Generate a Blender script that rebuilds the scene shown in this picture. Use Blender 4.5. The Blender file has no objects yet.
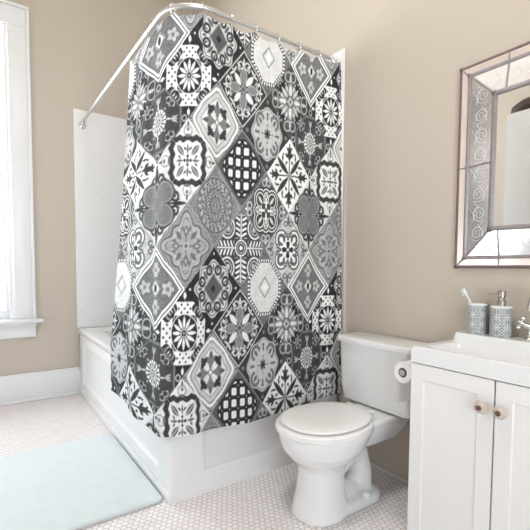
import bpy, bmesh, math, random
import numpy as np
from mathutils import Vector, Matrix
random.seed(3)
PI = math.pi
SC = bpy.context.scene
COL = SC.collection

# ------------------------------------------------------------------ layout (metres)
W = 1.787        # wall_right plane (x)
YB = 3.831       # wall_back plane (y)
XL = -1.05       # wall_left plane (x)
YF = -1.30       # wall_front plane (y)
ZC = 4.05        # ceiling
TX, TY = 0.708, 1.767   # left face and front face of the tub
EXPOSURE = -0.5

# ------------------------------------------------------------------ object helpers
def tag(o, label=None, cat=None, group=None, kind=None):
    if label: o['label'] = label
    if cat: o['category'] = cat
    if group: o['group'] = group
    if kind: o['kind'] = kind
    return o

def empty(name, loc=(0, 0, 0), rot=(0, 0, 0)):
    o = bpy.data.objects.new(name, None)
    o.empty_display_size = 0.05
    o.location = loc
    o.rotation_euler = rot
    COL.objects.link(o)
    return o

def thing(name, label, cat, loc=(0, 0, 0), rot=(0, 0, 0), group=None):
    return tag(empty(name, loc, rot), label, cat, group)

def ob(name, bm, mat, parent=None, smooth=True, world=True, angle=35):
    """link a bmesh as one object; geometry is given in world space unless world=False"""
    bmesh.ops.remove_doubles(bm, verts=bm.verts, dist=1e-6)
    bmesh.ops.recalc_face_normals(bm, faces=bm.faces)
    me = bpy.data.meshes.new(name)
    bm.to_mesh(me)
    bm.free()
    if parent is not None and world:
        me.transform(Matrix.LocRotScale(parent_loc(parent), parent_rot(parent), None).inverted())
    if smooth:
        me.shade_smooth()
        try:
            me.set_sharp_from_angle(angle=math.radians(angle))
        except Exception:
            pass
    o = bpy.data.objects.new(name, me)
    COL.objects.link(o)
    if mat: me.materials.append(mat)
    if parent is not None: o.parent = parent
    return o

def chain(o):
    m = Matrix.Identity(4)
    while o is not None:
        m = Matrix.LocRotScale(o.location, o.rotation_euler, o.scale) @ m
        o = o.parent
    return m
def parent_loc(p): return chain(p).to_translation()
def parent_rot(p): return chain(p).to_euler()

def box(bm, x0, x1, y0, y1, z0, z1, bev=0.0, seg=2):
    g = bmesh.ops.create_cube(bm, size=1.0)
    vs = g['verts']
    for v in vs:
        v.co = Vector((x0 + (v.co.x + .5) * (x1 - x0), y0 + (v.co.y + .5) * (y1 - y0), z0 + (v.co.z + .5) * (z1 - z0)))
    if bev > 0:
        es = list({e for v in vs for e in v.link_edges})
        bmesh.ops.bevel(bm, geom=es, offset=bev, segments=seg, affect='EDGES', profile=.5)
    return bm

def loft(bm, rings, cap0=True, cap1=True, closed=True):
    """rings: list of lists of points (same count)"""
    R = [[bm.verts.new(p) for p in r] for r in rings]
    n = len(R[0])
    for A, B in zip(R[:-1], R[1:]):
        for i in range(n if closed else n - 1):
            j = (i + 1) % n
            bm.faces.new((A[i], A[j], B[j], B[i]))
    if cap0: bm.faces.new(list(reversed(R[0])))
    if cap1: bm.faces.new(R[-1])
    return bm

def lathe(bm, prof, c=(0, 0, 0), n=32, M=None, cap=True):
    rings = []
    for r, z in prof:
        ring = []
        for i in range(n):
            t = 2 * PI * i / n
            p = Vector((r * math.cos(t), r * math.sin(t), z))
            if M is not None: p = M @ p
            ring.append(p + Vector(c))
        rings.append(ring)
    return loft(bm, rings, cap, cap)

def axis_matrix(d):
    d = Vector(d).normalized()
    return d.to_track_quat('Z', 'Y').to_matrix()

def tube(bm, pts, r, n=10, cap=True):
    pts = [Vector(p) for p in pts]
    rr = r if isinstance(r, (list, tuple)) else [r] * len(pts)
    t0 = (pts[1] - pts[0]).normalized()
    up = Vector((0, 0, 1)) if abs(t0.z) < .9 else Vector((1, 0, 0))
    u = t0.cross(up).normalized()
    rings = []
    for i, p in enumerate(pts):
        a = pts[max(i - 1, 0)]
        b = pts[min(i + 1, len(pts) - 1)]
        t = (b - a).normalized()
        u = (u - t * u.dot(t)).normalized()
        v = t.cross(u)
        rings.append([p + (u * math.cos(2 * PI * k / n) + v * math.sin(2 * PI * k / n)) * rr[i] for k in range(n)])
    return loft(bm, rings, cap, cap)

def torus(bm, c, R, r, ax=(0, 0, 1), n=24, m=8):
    M = axis_matrix(ax)
    rings = []
    for i in range(n):
        t = 2 * PI * i / n
        rings.append([Vector(c) + M @ Vector(((R + r * math.cos(2 * PI * k / m)) * math.cos(t), (R + r * math.cos(2 * PI * k / m)) * math.sin(t), r * math.sin(2 * PI * k / m))) for k in range(m)])
    rings.append(rings[0])
    return loft(bm, rings, False, False)

def rrect(x0, x1, y0, y1, r, z, n=6):
    out = []
    for cx, cy, a0 in ((x1 - r, y1 - r, 0), (x0 + r, y1 - r, 90), (x0 + r, y0 + r, 180), (x1 - r, y0 + r, 270)):
        for i in range(n + 1):
            a = math.radians(a0 + 90 * i / n)
            out.append(Vector((cx + r * math.cos(a), cy + r * math.sin(a), z)))
    return out

def egg(xf, xb, xm, hw, yc, z, n=56, pw=2.2):
    """closed egg outline: front tip at xf (small x), back at xb, widest at xm"""
    out = []
    for i in range(n):
        t = 2 * PI * i / n
        c, s = math.cos(t), math.sin(t)
        e = 2.0 / pw
        cc = math.copysign(abs(c) ** e, c)
        ss = math.copysign(abs(s) ** e, s)
        x = xm + (xb - xm) * cc if c > 0 else xm + (xm - xf) * cc
        out.append(Vector((x, yc + hw * ss, z)))
    return out

def bms(): return bmesh.new()

# ------------------------------------------------------------------ material helpers
def new_mat(name):
    m = bpy.data.materials.new(name)
    m.use_nodes = True
    nt = m.node_tree
    return m, nt, nt.nodes['Principled BSDF']

def srgb(r, g, b):
    f = lambda c: (c / 255 / 12.92) if c / 255 <= .04045 else ((c / 255 + .055) / 1.055) ** 2.4
    return (f(r), f(g), f(b), 1)

def plain(name, col, rough=.5, metal=0., noise=.03, scale=30, bump=0., coat=0., spec=.5):
    m, nt, b = new_mat(name)
    N = nt.nodes
    tc = N.new('ShaderNodeTexCoord')
    no = N.new('ShaderNodeTexNoise'); no.inputs['Scale'].default_value = scale; no.inputs['Detail'].default_value = 4
    nt.links.new(tc.outputs['Object'], no.inputs['Vector'])
    mx = N.new('ShaderNodeMix'); mx.data_type = 'RGBA'
    mx.inputs[6].default_value = tuple(c * (1 - noise) for c in col[:3]) + (1,)
    mx.inputs[7].default_value = tuple(min(1, c * (1 + noise)) for c in col[:3]) + (1,)
    nt.links.new(no.outputs['Fac'], mx.inputs[0])
    nt.links.new(mx.outputs[2], b.inputs['Base Color'])
    b.inputs['Roughness'].default_value = rough
    b.inputs['Metallic'].default_value = metal
    b.inputs['Coat Weight'].default_value = coat
    b.inputs['Coat Roughness'].default_value = .08
    b.inputs['Specular IOR Level'].default_value = spec
    if bump:
        bp = N.new('ShaderNodeBump'); bp.inputs['Strength'].default_value = bump; bp.inputs['Distance'].default_value = .002
        nt.links.new(no.outputs['Fac'], bp.inputs['Height'])
        nt.links.new(bp.outputs['Normal'], b.inputs['Normal'])
    return m

def math_node(nt, op, a, b=None, c=None):
    n = nt.nodes.new('ShaderNodeMath'); n.operation = op
    for i, v in enumerate((a, b, c)):
        if v is None: continue
        if isinstance(v, (int, float)): n.inputs[i].default_value = v
        else: nt.links.new(v, n.inputs[i])
    return n.outputs[0]

def vmath(nt, op, a, b=None, c=None, out=0):
    n = nt.nodes.new('ShaderNodeVectorMath'); n.operation = op
    for i, v in enumerate((a, b, c)):
        if v is None: continue
        if isinstance(v, tuple): n.inputs[i].default_value = v
        else: nt.links.new(v, n.inputs[i])
    return n.outputs[out]

WALLC = srgb(194, 183, 169)
M = {}
M['wall'] = plain('beige_wall_paint', WALLC, .75, noise=.015, scale=3, bump=.04)
M['ceiling'] = plain('ceiling_paint', srgb(236, 230, 224), .8, noise=.01, scale=4)
M['trim'] = plain('white_trim_paint', srgb(228, 228, 229), .35, noise=.012, scale=8)
M['tubpaint'] = plain('white_tub_paint', srgb(238, 238, 238), .35, noise=.012, scale=6)
M['porcelain'] = plain('white_porcelain', srgb(236, 236, 236), .12, noise=.008, scale=5, coat=.4)
M['seat'] = plain('white_seat_plastic', srgb(238, 236, 234), .22, noise=.008, scale=5)
M['vanity'] = plain('white_vanity_lacquer', srgb(238, 237, 236), .4, noise=.01, scale=6)
M['dark'] = plain('dark_gap', (.02, .02, .02, 1), .8)
M['chrome'] = plain('brushed_chrome', (.78, .78, .77, 1), .18, 1., noise=.03, scale=60)
M['rod'] = plain('satin_chrome_rod', (.64, .64, .63, 1), .38, 1., noise=.03, scale=60)
M['nickel'] = plain('satin_nickel', (.42, .39, .37, 1), .3, 1., noise=.06, scale=60)
M['faucet'] = plain('faucet_chrome', (.72, .72, .71, 1), .16, 1., noise=.04, scale=40)
M['lead'] = plain('aged_lead_came', srgb(158, 151, 152), .45, .65, noise=.28, scale=70, bump=.3)
M['leaddark'] = plain('tarnished_copper_edge', srgb(128, 110, 110), .5, .6, noise=.4, scale=60, bump=.4)
M['paper'] = plain('toilet_paper', srgb(240, 239, 237), .95, noise=.02, scale=120, bump=.15)
def sheet_mat():
    m = plain('thin_paper_sheet', srgb(243, 242, 240), .95, noise=.02, scale=120, bump=.1)
    nt = m.node_tree; N = nt.nodes
    tr = N.new('ShaderNodeBsdfTranslucent'); tr.inputs[0].default_value = srgb(243, 242, 240)
    mx = N.new('ShaderNodeMixShader'); mx.inputs[0].default_value = .45
    nt.links.new(N['Principled BSDF'].outputs[0], mx.inputs[1]); nt.links.new(tr.outputs[0], mx.inputs[2])
    nt.links.new(mx.outputs[0], N['Material Output'].inputs[0])
    return m
M['sheet'] = sheet_mat()
M['knobglass'] = plain('beige_crystal', srgb(202, 188, 176), .1, 0., noise=.25, scale=90, coat=.6)
M['knobpin'] = plain('brown_brass_pin', srgb(112, 86, 82), .35, .6, noise=.2, scale=200)
M['plastic'] = plain('white_plastic', srgb(238, 240, 240), .3, noise=.01)
M['bristle'] = plain('pale_mint_bristles', srgb(205, 226, 222), .7, noise=.1, scale=300)
M['liner'] = plain('white_liner', srgb(235, 235, 235), .5)
M['cabinet'] = plain('pale_grey_cabinet', srgb(214, 213, 211), .45, noise=.01, scale=6)
M['basket'] = plain('dark_wicker', srgb(70, 58, 54), .8, noise=.5, scale=90, bump=.6)
M['frosted'] = plain('frosted_glass', srgb(236, 233, 228), .35, noise=.02)
M['etch'] = plain('etched_scroll_frost', srgb(226, 224, 222), .55, noise=.05, scale=80)

def mirror_mat(name, tint=(.9, .9, .9), rough=.03, blotch=.0):
    m, nt, b = new_mat(name)
    N = nt.nodes
    tc = N.new('ShaderNodeTexCoord')
    no = N.new('ShaderNodeTexNoise'); no.inputs['Scale'].default_value = 14; no.inputs['Detail'].default_value = 6
    nt.links.new(tc.outputs['Object'], no.inputs['Vector'])
    r = N.new('ShaderNodeValToRGB')
    r.color_ramp.elements[0].position = .3; r.color_ramp.elements[1].position = .62
    r.color_ramp.elements[0].color = tuple(c * (1 - blotch) for c in tint) + (1,)
    r.color_ramp.elements[1].color = tint + (1,)
    nt.links.new(no.outputs['Fac'], r.inputs['Fac'])
    nt.links.new(r.outputs['Color'], b.inputs['Base Color'])
    b.inputs['Metallic'].default_value = 1
    b.inputs['Roughness'].default_value = rough
    return m
M['reflection_tint'] = plain('mirror_strip_reflection_tint', srgb(232, 218, 212), .28, .55, noise=.03, scale=12)  # pinkish white stands in for the lit room reflected by the mirror strips
M['mirror'] = mirror_mat('silver_mirror', (.92, .92, .91), .01)
M['antique'] = mirror_mat('antiqued_mirror', (.95, .93, .925), .18, .08)

# floor: white one-inch hexagon mosaic
def hex_floor():
    m, nt, b = new_mat('hexagon_mosaic')
    N = nt.nodes; L = nt.links
    tc = N.new('ShaderNodeTexCoord')
    S = (1.0, math.sqrt(3), 1.0); H = (.5, math.sqrt(3) / 2, .5)
    p = vmath(nt, 'MULTIPLY', tc.outputs['Object'], (1 / .0272, 1 / .0272, 0.))
    a = vmath(nt, 'WRAP', p, H, (-H[0], -H[1], -H[2]))
    q = vmath(nt, 'SUBTRACT', p, (H[0], H[1], 0.))
    c = vmath(nt, 'WRAP', q, H, (-H[0], -H[1], -H[2]))
    la = vmath(nt, 'LENGTH', a, out=1); lc = vmath(nt, 'LENGTH', c, out=1)
    sel = math_node(nt, 'LESS_THAN', la, lc)
    mx = N.new('ShaderNodeMix'); mx.data_type = 'VECTOR'
    L.new(sel, mx.inputs[0]); L.new(c, mx.inputs[4]); L.new(a, mx.inputs[5])
    g = vmath(nt, 'ABSOLUTE', mx.outputs[1])
    sp = N.new('ShaderNodeSeparateXYZ'); L.new(g, sp.inputs[0])
    d2 = math_node(nt, 'ADD', math_node(nt, 'MULTIPLY', sp.outputs[0], .5), math_node(nt, 'MULTIPLY', sp.outputs[1], .8660254))
    d = math_node(nt, 'MAXIMUM', sp.outputs[0], d2)
    mr = N.new('ShaderNodeMapRange'); mr.inputs[1].default_value = .415; mr.inputs[2].default_value = .455
    L.new(d, mr.inputs[0])
    no = N.new('ShaderNodeTexNoise'); no.inputs['Scale'].default_value = 9
    L.new(tc.outputs['Object'], no.inputs['Vector'])
    # a slightly different white per tile
    cell = vmath(nt, 'SUBTRACT', p, mx.outputs[1])
    wn = N.new('ShaderNodeTexWhiteNoise'); wn.noise_dimensions = '3D'
    L.new(vmath(nt, 'SNAP', vmath(nt, 'ADD', cell, (.1, .1, .1)), (.25, .25, .25)), wn.inputs['Vector'])
    t = N.new('ShaderNodeMix'); t.data_type = 'RGBA'
    t.inputs[6].default_value = srgb(232, 225, 223); t.inputs[7].default_value = srgb(242, 237, 236)
    L.new(wn.outputs['Value'], t.inputs[0])
    gm = N.new('ShaderNodeMix'); gm.data_type = 'RGBA'
    L.new(mr.outputs[0], gm.inputs[0]); L.new(t.outputs[2], gm.inputs[6])
    gr = N.new('ShaderNodeMix'); gr.data_type = 'RGBA'
    gr.inputs[6].default_value = srgb(180, 168, 165); gr.inputs[7].default_value = srgb(204, 195, 193)
    L.new(no.outputs['Fac'], gr.inputs[0]); L.new(gr.outputs[2], gm.inputs[7])
    L.new(gm.outputs[2], b.inputs['Base Color'])
    rr = N.new('ShaderNodeMapRange'); rr.inputs[3].default_value = .28; rr.inputs[4].default_value = .85
    L.new(mr.outputs[0], rr.inputs[0]); L.new(rr.outputs[0], b.inputs['Roughness'])
    bp = N.new('ShaderNodeBump'); bp.invert = True; bp.inputs['Strength'].default_value = .5; bp.inputs['Distance'].default_value = .001
    L.new(mr.outputs[0], bp.inputs['Height']); L.new(bp.outputs['Normal'], b.inputs['Normal'])
    return m
M['floor'] = hex_floor()

# tub surround: white tile laid on the diagonal
def diag_tile(ix):
    m, nt, b = new_mat('white_diagonal_tile')
    N = nt.nodes; L = nt.links
    tc = N.new('ShaderNodeTexCoord')
    sp = N.new('ShaderNodeSeparateXYZ'); L.new(tc.outputs['Object'], sp.inputs[0])
    u = math_node(nt, 'MULTIPLY', sp.outputs[ix], 1 / .145); v = math_node(nt, 'MULTIPLY', sp.outputs[2], 1 / .145)
    p = math_node(nt, 'FLOORED_MODULO', math_node(nt, 'ADD', u, v), 2.); q = math_node(nt, 'FLOORED_MODULO', math_node(nt, 'SUBTRACT', u, v), 2.)
    e = math_node(nt, 'MINIMUM', math_node(nt, 'MINIMUM', p, math_node(nt, 'SUBTRACT', 2., p)), math_node(nt, 'MINIMUM', q, math_node(nt, 'SUBTRACT', 2., q)))
    mr = N.new('ShaderNodeMapRange'); mr.inputs[1].default_value = .012; mr.inputs[2].default_value = .035
    L.new(e, mr.inputs[0])
    mx = N.new('ShaderNodeMix'); mx.data_type = 'RGBA'
    mx.inputs[6].default_value = srgb(224, 223, 222); mx.inputs[7].default_value = srgb(230, 230, 230)
    L.new(mr.outputs[0], mx.inputs[0]); L.new(mx.outputs[2], b.inputs['Base Color'])
    b.inputs['Roughness'].default_value = .25
    bp = N.new('ShaderNodeBump'); bp.inputs['Strength'].default_value = .08; bp.inputs['Distance'].default_value = .001
    L.new(mr.outputs[0], bp.inputs['Height']); L.new(bp.outputs['Normal'], b.inputs['Normal'])
    return m
M['tile_back'] = diag_tile(0)
M['tile_right'] = diag_tile(1)

# grey canister with raised white geometric lattice
def canister():
    m, nt, b = new_mat('grey_canister_lattice')
    N = nt.nodes; L = nt.links
    tc = N.new('ShaderNodeTexCoord')
    sp = N.new('ShaderNodeSeparateXYZ'); L.new(tc.outputs['Object'], sp.inputs[0])
    an = math_node(nt, 'ARCTAN2', sp.outputs[1], sp.outputs[0])
    A = math_node(nt, 'MULTIPLY', an, 3.0); Z = math_node(nt, 'MULTIPLY', sp.outputs[2], 76.)
    s1 = math_node(nt, 'ABSOLUTE', math_node(nt, 'SINE', math_node(nt, 'ADD', A, Z)))
    s2 = math_node(nt, 'ABSOLUTE', math_node(nt, 'SINE', math_node(nt, 'SUBTRACT', A, Z)))
    l1 = math_node(nt, 'MINIMUM', s1, s2)
    c1 = math_node(nt, 'ADD', math_node(nt, 'COSINE', math_node(nt, 'MULTIPLY', A, 2.)), math_node(nt, 'COSINE', math_node(nt, 'MULTIPLY', Z, 2.)))
    l2 = math_node(nt, 'ABSOLUTE', math_node(nt, 'SUBTRACT', math_node(nt, 'ABSOLUTE', c1), 1.25))
    l3 = math_node(nt, 'ABSOLUTE', math_node(nt, 'SUBTRACT', math_node(nt, 'ABSOLUTE', c1), .35))
    l4 = math_node(nt, 'ABSOLUTE', math_node(nt, 'SUBTRACT', math_node(nt, 'ABSOLUTE', c1), .8))
    s3 = math_node(nt, 'MINIMUM', math_node(nt, 'ABSOLUTE', math_node(nt, 'SINE', math_node(nt, 'MULTIPLY', A, 1.))), math_node(nt, 'ABSOLUTE', math_node(nt, 'SINE', Z)))
    l1 = math_node(nt, 'MINIMUM', math_node(nt, 'MINIMUM', l1, s3), math_node(nt, 'MULTIPLY', l4, .8))
    l = math_node(nt, 'MINIMUM', l1, math_node(nt, 'MINIMUM', math_node(nt, 'MULTIPLY', l2, .9), math_node(nt, 'MULTIPLY', l3, 1.2)))
    mr = N.new('ShaderNodeMapRange'); mr.inputs[1].default_value = .06; mr.inputs[2].default_value = .13
    L.new(l, mr.inputs[0])
    mx = N.new('ShaderNodeMix'); mx.data_type = 'RGBA'
    mx.inputs[6].default_value = srgb(218, 220, 220); mx.inputs[7].default_value = srgb(122, 128, 131)
    L.new(mr.outputs[0], mx.inputs[0]); L.new(mx.outputs[2], b.inputs['Base Color'])
    b.inputs['Roughness'].default_value = .4
    bp = N.new('ShaderNodeBump'); bp.invert = True; bp.inputs['Strength'].default_value = .4; bp.inputs['Distance'].default_value = .001
    L.new(mr.outputs[0], bp.inputs['Height']); L.new(bp.outputs['Normal'], b.inputs['Normal'])
    return m
M['canister'] = canister()

def matfab():
    m, nt, b = new_mat('pale_plush_mat')
    N = nt.nodes; L = nt.links
    tc = N.new('ShaderNodeTexCoord')
    no = N.new('ShaderNodeTexNoise'); no.inputs['Scale'].default_value = 420; no.inputs['Detail'].default_value = 3
    n2 = N.new('ShaderNodeTexNoise'); n2.inputs['Scale'].default_value = 18; n2.inputs['Detail'].default_value = 4
    L.new(tc.outputs['Object'], no.inputs['Vector']); L.new(tc.outputs['Object'], n2.inputs['Vector'])
    mx = N.new('ShaderNodeMix'); mx.data_type = 'RGBA'
    mx.inputs[6].default_value = srgb(205, 214, 215); mx.inputs[7].default_value = srgb(219, 225, 225)
    L.new(n2.outputs['Fac'], mx.inputs[0]); L.new(mx.outputs[2], b.inputs['Base Color'])
    b.inputs['Roughness'].default_value = .95
    b.inputs['Sheen Weight'].default_value = .3
    bp = N.new('ShaderNodeBump'); bp.inputs['Strength'].default_value = .5; bp.inputs['Distance'].default_value = .003
    L.new(no.outputs['Fac'], bp.inputs['Height']); L.new(bp.outputs['Normal'], b.inputs['Normal'])
    return m
M['bathmat'] = matfab()

def pane_mat():
    m, nt, b = new_mat('window_glass')
    N = nt.nodes; L = nt.links
    tr = N.new('ShaderNodeBsdfTransparent'); tr.inputs[0].default_value = (.97, .98, .98, 1)
    gl = N.new('ShaderNodeBsdfGlossy'); gl.inputs['Roughness'].default_value = .02
    mx = N.new('ShaderNodeMixShader')
    mx.inputs[0].default_value = .05; L.new(tr.outputs[0], mx.inputs[1]); L.new(gl.outputs[0], mx.inputs[2])
    L.new(mx.outputs[0], N['Material Output'].inputs[0])
    return m
M['pane'] = pane_mat()

def curtain_mat():
    m, nt, b = new_mat('printed_curtain_fabric')
    N = nt.nodes; L = nt.links
    at = N.new('ShaderNodeAttribute'); at.attribute_name = 'ink'
    r = N.new('ShaderNodeValToRGB')
    r.color_ramp.elements[0].color = srgb(30, 31, 32); r.color_ramp.elements[0].position = 0
    r.color_ramp.elements[1].color = srgb(240, 241, 241); r.color_ramp.elements[1].position = 1
    e = r.color_ramp.elements.new(.5); e.color = srgb(134, 135, 136)
    L.new(at.outputs['Fac'], r.inputs['Fac'])
    L.new(r.outputs['Color'], b.inputs['Base Color'])
    b.inputs['Roughness'].default_value = .85
    b.inputs['Specular IOR Level'].default_value = .2
    tc = N.new('ShaderNodeTexCoord')
    no = N.new('ShaderNodeTexNoise'); no.inputs['Scale'].default_value = 900
    L.new(tc.outputs['Object'], no.inputs['Vector'])
    bp = N.new('ShaderNodeBump'); bp.inputs['Strength'].default_value = .12; bp.inputs['Distance'].default_value = .001
    L.new(no.outputs['Fac'], bp.inputs['Height']); L.new(bp.outputs['Normal'], b.inputs['Normal'])
    return m
M['curtain'] = curtain_mat()

# ------------------------------------------------------------------ setting
def struct(name, bm, mat, parent=None, smooth=False):
    o = ob(name, bm, mat, parent, smooth)
    if parent is None: tag(o, kind='structure')
    return o

bm = bms(); box(bm, XL - .1, W + .1, YF - .1, YB + .1, -.1, 0); struct('floor', bm, M['floor'])
bm = bms(); box(bm, XL - .1, W + .1, YF - .1, YB + .1, ZC, ZC + .1); struct('ceiling', bm, M['ceiling'])
bm = bms(); box(bm, W, W + .1, YF - .1, YB + .1, 0, ZC); struct('wall_right', bm, M['wall'])
LY0, LY1, LZ0, LZ1 = 2.08, 2.62, .34, 1.20
bm = bms()
for a_, b_, c_, d_ in ((YF - .1, LY0, 0, ZC), (LY1, YB + .1, 0, ZC), (LY0, LY1, 0, LZ0), (LY0, LY1, LZ1, ZC)): box(bm, XL - .12, XL, a_, b_, c_, d_)
struct('wall_left', bm, M['wall'])

# windows: opening x0..x1, z0..z1
WX0, WX1, WZ0, WZ1 = -.745, .230, .680, 2.965
def wall_with_hole(name, y0, y1, hx0, hx1, hz0, hz1):
    bm = bms()
    box(bm, XL, hx0, y0, y1, 0, ZC); box(bm, hx1, W, y0, y1, 0, ZC)
    box(bm, hx0, hx1, y0, y1, 0, hz0); box(bm, hx0, hx1, y0, y1, hz1, ZC)
    return struct(name, bm, M['wall'])
wall_with_hole('wall_back', YB, YB + .12, WX0, WX1, WZ0, WZ1)
FX0, FX1, FZ0, FZ1 = -.75, .85, .40, 2.05
wall_with_hole('wall_front', YF - .12, YF, FX0, FX1, FZ0, FZ1)

def sash_window(name, x0, x1, z0, z1, yw, s, zm, side=False):
    """double-hung window; s = +1 when the outside is at larger y"""
    root = tag(empty(name, (yw, (x0 + x1) / 2, z0) if side else ((x0 + x1) / 2, yw, z0)), kind='structure')
    Y = lambda d: yw + s * d
    def bx(bm, xa, xb, da, db, za, zb, bev=.004):
        a, b = sorted((Y(da), Y(db)))
        if side: return box(bm, a, b, xa, xb, za, zb, bev)
        return box(bm, xa, xb, a, b, za, zb, bev)
    bm = bms()                                                     # casing: flat board with back band
    for xa, xb in ((x0 - .148, x0), (x1, x1 + .148)):
        bx(bm, xa + (.024 if xa < x0 - .1 else 0), xb - (.024 if xb > x1 + .1 else 0), -.022, 0, z0 + .0005, z1 - .001, .002)
    bx(bm, x0 - .124, x1 + .124, -.022, 0, z1, z1 + .138, .002)
    bx(bm, x0 - .148, x0 - .1245, -.034, 0, z0 + .0005, z1 + .1375, .003); bx(bm, x1 + .1245, x1 + .148, -.034, 0, z0 + .0005, z1 + .1375, .003)
    bx(bm, x0 - .148, x1 + .148, -.034, 0, z1 + .1385, z1 + .162, .003)
    struct('casing', bm, M['trim'], root, True)
    bm = bms()                                                     # jamb lining and stops
    for xa, xb in ((x0, x0 + .012), (x1 - .012, x1)):
        bx(bm, xa, xb, .0005, .1195, z0 + .0005, z1 - .0125, .001)
    bx(bm, x0 + .0003, x1 - .0003, .0005, .1195, z1 - .012, z1 - .0003, .001)
    for xa, xb in ((x0 + .012, x0 + .03), (x1 - .03, x1 - .012)):
        bx(bm, xa + .0003, xb - .0003, .010, .033, z0 + .0005, z1 - .0125, .002)
    struct('jamb', bm, M['trim'], root, True)
    bm = bms(); bx(bm, x0 - .2, x1 + .2, -.075, -.0004, z0 - .032, z0, .008); bx(bm, x0 + .0005, x1 - .0005, 0, .1195, z0 - .03 + .0305, z0 + .0006, 0); struct('window_stool', bm, M['trim'], root, True)
    bm = bms(); bx(bm, x0 - .146, x1 + .146, -.024, 0, z0 - .15, z0 - .0555, .004)
    bx(bm, x0 - .15, x1 + .15, -.04, 0, z0 - .055, z0 - .0325, .006); struct('window_apron', bm, M['trim'], root, True)
    for nm, za, zb, d in (('lower_sash', z0, zm, .035), ('upper_sash', zm - .035, z1 - .012, .075)):
        xa, xb = x0 + .012, x1 - .012
        bm = bms()
        xa += .0006; xb -= .0006; za += .0006; zb -= .0006
        rl = .07 if nm == 'lower_sash' else .035
        bx(bm, xa, xa + .045, d, d + .035, za + rl + .0004, zb - .0354, .003); bx(bm, xb - .045, xb, d, d + .035, za + rl + .0004, zb - .0354, .003)
        bx(bm, xa, xb, d, d + .035, za, za + rl, .003); bx(bm, xa, xb, d, d + .035, zb - .035, zb, .003)
        sh = struct(nm, bm, M['trim'], root, True)
        bm = bms(); bx(bm, xa + .04, xb - .04, d + .015, d + .019, za + .03, zb - .03, 0)
        struct('pane', bm, M['pane'], sh)
    bm = bms(); bx(bm, x0 + (x1 - x0) / 2 - .03, x0 + (x1 - x0) / 2 + .03, .02, .05, zm, zm + .018, .004); struct('sash_lock', bm, M['nickel'], root, True)
    return root
sash_window('window_1', WX0, WX1, WZ0, WZ1, YB, 1, 1.84)
sash_window('added_window_front', FX0, FX1, FZ0, FZ1, YF, -1, 1.24)  # unseen window behind the camera, added for front fill light

sash_window('added_window_left', LY0, LY1, LZ0, LZ1, XL, -1, .77, True)  # unseen window added to brighten the tub side, mat and floor

def baseboard(name, x0, x1, y0, y1):
    bm = bms()
    box(bm, x0, x1, y0, y1, 0, .205, .003)
    if x1 - x0 > y1 - y0:
        box(bm, x0, x1, (y0 - .012 if y1 >= YB - .01 else y0), (y1 if y1 >= YB - .01 else y1 + .012), .0, .022, .008, 3)
        box(bm, x0, x1, y0 + .004, y1, .195, .234, .010, 3)
    else:
        box(bm, x0, x1 - .004, y0, y1, .195, .234, .010, 3)
    struct(name, bm, M['trim'], None, True)
baseboard('baseboard_back', XL, TX, YB - .022, YB)
baseboard('baseboard_left', XL, XL + .022, YF, YB - .022)
bm = bms(); box(bm, W - .008, W, 1.03, TY - .005, 0, .012, .003); struct('baseboard_right', bm, M['trim'], None, True)

# tile surround above the tub
bm = bms(); box(bm, .690, W, YB - .014, YB, .571, 2.43, .004); struct('trim_1', bm, M['tile_back'])
bm = bms(); box(bm, W - .014, W, 1.756, YB - .014, .571, 2.380, .006); struct('trim_2', bm, M['tile_right'])

# ------------------------------------------------------------------ bathtub with panelled apron
def panel_face(bm, P, u, v, n, w, h, margins, depth=.014, bevel=.022):
    """flat face w x h at P (u right, v up, n outward) with one recessed panel"""
    P, u, v, n = Vector(P), Vector(u), Vector(v), Vector(n)
    l, r, b, t = margins
    def ring(a0, a1, b0, b1, d): return [bm.verts.new(P + u * x + v * y - n * d) for x, y in ((a0, b0), (a1, b0), (a1, b1), (a0, b1))]
    R = [ring(0, w, 0, h, 0), ring(l, w - r, b, h - t, 0), ring(l + .004, w - r - .004, b + .004, h - t - .004, .006), ring(l + bevel, w - r - bevel, b + bevel, h - t - bevel, depth)]
    for A, B in zip(R[:-1], R[1:]):
        for i in range(4):
            j = (i + 1) % 4
            bm.faces.new((A[i], A[j], B[j], B[i]))
    bm.faces.new(R[-1])

TUBX1, TUBY1, TUBZ = W - .016, YB - .016, .571
tub = thing('bathtub', 'white panelled built-in bathtub behind the patterned curtain', 'bathtub', (TX + .5, TY + 1, 0))
bm = bms(); panel_face(bm, (TX, TY, 0), (1, 0, 0), (0, 0, 1), (0, -1, 0), TUBX1 - TX, .53, (.165, .08, .112, .085))
box(bm, TX + .0005, TUBX1, TY + .0145, TY + .03, 0, .53)
ob('front_apron', bm, M['tubpaint'], tub)
bm = bms(); panel_face(bm, (TX, TUBY1, 0), (0, -1, 0), (0, 0, 1), (-1, 0, 0), TUBY1 - TY, .53, (.12, .17, .112, .085), .02, .03)
ob('side_apron', bm, M['tubpaint'], tub)
bm = bms(); box(bm, TX - .012, TX, TY - .003, TUBY1 - .02, 0, .05, .004)
ob('plinth_strip', bm, M['tubpaint'], tub)
bm = bms()                                                        # deck with a rounded opening into the basin
def deck():
    X0, X1, Y0, Y1 = TX - .014, TUBX1, TY - .008, TUBY1
    n = 10
    inner = lambda d, z: rrect(TX + .13 + d, TUBX1 - .10 - d, TY + .13 + d, TUBY1 - .16 - d, .16, z, n)
    def outer(z, d=0.):
        return rrect(X0 + d, X1 - d, Y0 + d, Y1 - d, .022, z, n)
    loft(bm, [outer(.528, .002), outer(.532), outer(.563), outer(TUBZ, .008), inner(-.012, TUBZ), inner(0, TUBZ - .004), inner(.012, TUBZ - .02), inner(.05, .30), inner(.09, .16), inner(.15, .125)], False, True)
deck()
ob('rim', bm, M['porcelain'], tub)
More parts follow.
